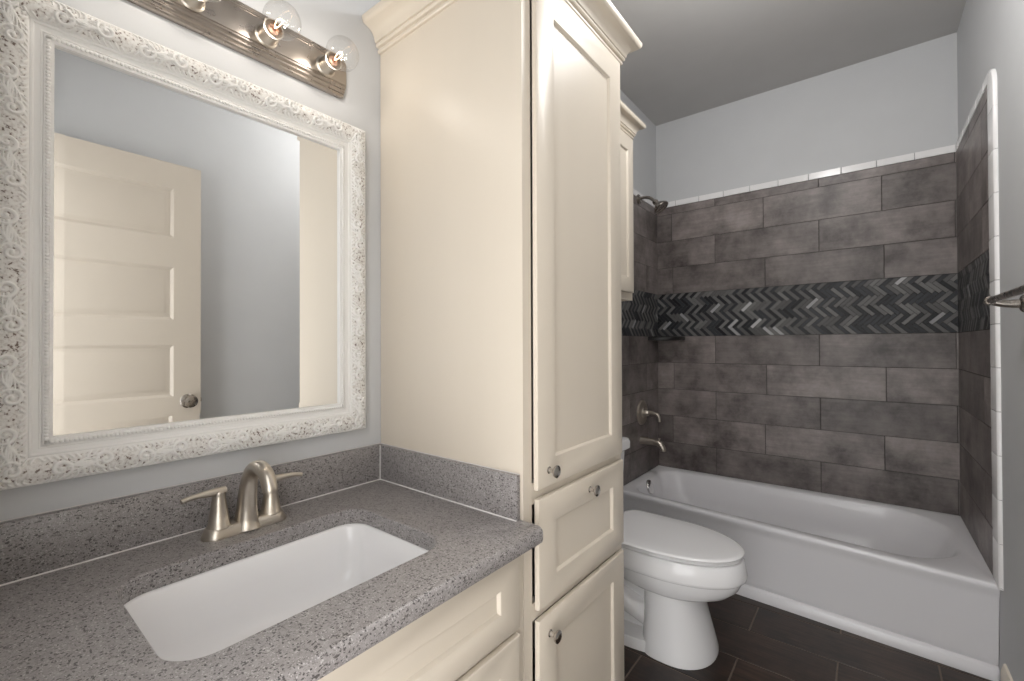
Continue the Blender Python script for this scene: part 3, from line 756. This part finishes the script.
# ------------------------------------------------------------------ shower fittings on the left tiled wall
XT = .0092; SY = 2.755
sh = thing('wall_shower', 'aged nickel shower head on a bent arm high on the tiled wall', 'shower', (XT, SY, 2.12))
bm = BM(); lathe(bm, (XT, SY, 2.138), (1, 0, 0), [(.032, 0), (.032, .004), (.026, .010), (.013, .014), (0, .014)], 28); obj('wall_flange', bm, M['darknickel'], sh)
bm = BM(); tube(bm, spline([(XT+.004, SY, 2.138), (.045, SY, 2.143), (.085, SY, 2.132), (.118, SY, 2.102)], 7), .0095, 16); obj('arm', bm, M['darknickel'], sh)
bm = BM(); dr = Vector((.66, 0, -.75)); lathe(bm, (.113, SY, 2.107), dr, [(.0, 0), (.015, .001), (.019, .012), (.016, .022), (.017, .027), (.026, .036), (.046, .058), (.050, .067), (.049, .072), (.043, .0725), (.041, .070), (0, .070)], 32); obj('spray_head', bm, M['darknickel'], sh)
va = thing('shower_valve', 'round nickel shower valve with lever handle on the tiled wall', 'shower valve', (XT, SY+.03, .765))
bm = BM(); lathe(bm, (XT, SY+.03, .765), (1, 0, 0), [(.080, 0), (.080, .006), (.076, .0105), (.066, .0125), (.060, .0115), (.035, .014), (.030, .020), (0, .020)], 48); obj('escutcheon', bm, M['nickel'], va)
bm = BM(); lathe(bm, (XT+.016, SY+.03, .765), (1, 0, 0), [(.024, 0), (.022, .02), (.017, .032), (0, .033)], 28)
tube(bm, spline([(XT+.03, SY+.03, .768), (.075, SY+.03, .768), (.110, SY+.03, .760), (.124, SY+.03, .742), (.127, SY+.03, .715)], 6), interp([.016, .0115, .0095, .0085, .007], 6), 16); obj('lever', bm, M['nickel'], va, smooth=45)
sp_ = thing('tub_spout', 'brushed nickel tub spout below the shower valve', 'spout', (XT, SY+.02, .57))
bm = BM(); tube(bm, spline([(XT, SY+.02, .588), (.05, SY+.02, .588), (.10, SY+.02, .586), (.132, SY+.02, .576), (.150, SY+.02, .552), (.152, SY+.02, .536)], 6), interp([.026, .0225, .0195, .0185, .0175, .017], 6), 20)
obj('spout_body', bm, M['nickel'], sp_, smooth=45)
bm = BM(); lathe(bm, (.128, SY+.02, .594), (0, 0, 1), [(.004, 0), (.004, .012), (.007, .014), (.007, .020), (0, .021)], 12); obj('diverter_knob', bm, M['nickel'], sp_)
# corner shelf
cs = thing('corner_shelf', 'small dark stone shelf in the tub corner below the mosaic band', 'shelf', (.01, D-.01, 1.24))
bm = BM(); c = (.0094, D-.0094); R0 = .185
def shelf(z, e): return [(c[0], c[1], z)] + [(c[0] + (R0-e)*math.cos(a)**.8, c[1] - (R0-e)*math.sin(a)**.8, z) for a in [PI/2*k/16 for k in range(17)]]
loft(bm, [shelf(1.230, .004), shelf(1.233, 0), shelf(1.252, 0), shelf(1.2555, .004)]); obj('slab', bm, M['shelf'], cs)

# ------------------------------------------------------------------ towel bar on the right wall
tb = thing('towel_bar', 'brushed nickel towel bar on the grey wall beside the tub', 'towel bar', (W, 1.68, 1.33))
BX, BZ = W-.072, 1.334
bm = BM(); tube(bm, [(BX, 1.955, BZ), (BX, 1.36, BZ)], .0095, 20); obj('bar', bm, M['darknickel'], tb)
for y in (1.935, 1.375):
    s = 1 if y > 1.6 else -1
    bm = BM()
    lathe(bm, (W-.0005, y, BZ-.012), (-1, 0, 0), [(.026, 0), (.026, .005), (.021, .010), (.013, .013), (.012, .030)], 24)
    tube(bm, spline([(W-.02, y, BZ-.012), (W-.045, y, BZ-.010), (BX+.004, y, BZ-.002), (BX, y, BZ)], 5), interp([.0125, .011, .0105, .011], 5), 16)
    lathe(bm, (BX, y-s*.014, BZ), (0, s, 0), [(.0098, 0), (.0128, .002), (.0135, .012), (.0128, .022), (.010, .025), (.0115, .028), (.0125, .034), (.0105, .042), (.005, .046), (0, .047)], 24)
    obj('post', bm, M['darknickel'], tb, smooth=45)

# ------------------------------------------------------------------ added ceiling fill light, out of view, to brighten the tub end
cl = thing('added_ceiling_light', 'added round ceiling fill light, out of view above the middle of the room', 'ceiling light', (.93, 1.55, Hc))
bm = BM(); lathe(bm, (.93, 1.55, Hc-.0005), (0, 0, -1), [(.15, 0), (.15, .02), (.145, .025), (.135, .025), (.135, .022), (0, .022)], 48); obj('rim', bm, M['nickel'], cl)
bm = BM(); lathe(bm, (.93, 1.55, Hc-.0255), (0, 0, -1), [(.134, 0), (.13, .02), (.10, .045), (.05, .06), (0, .064)], 48); obj('diffuser', bm, M['diffuser'], cl)
ld = bpy.data.lights.new('added_fill_lamp', 'POINT'); ld.shadow_soft_size = .11; ld.energy = FILL_W; ld.color = (1, .985, .965)  # added fill lamp hung below the unseen fixture
lo = bpy.data.objects.new('added_fill_lamp', ld); COL.objects.link(lo); lo.parent = cl; lo.location = (0, 0, -.24)
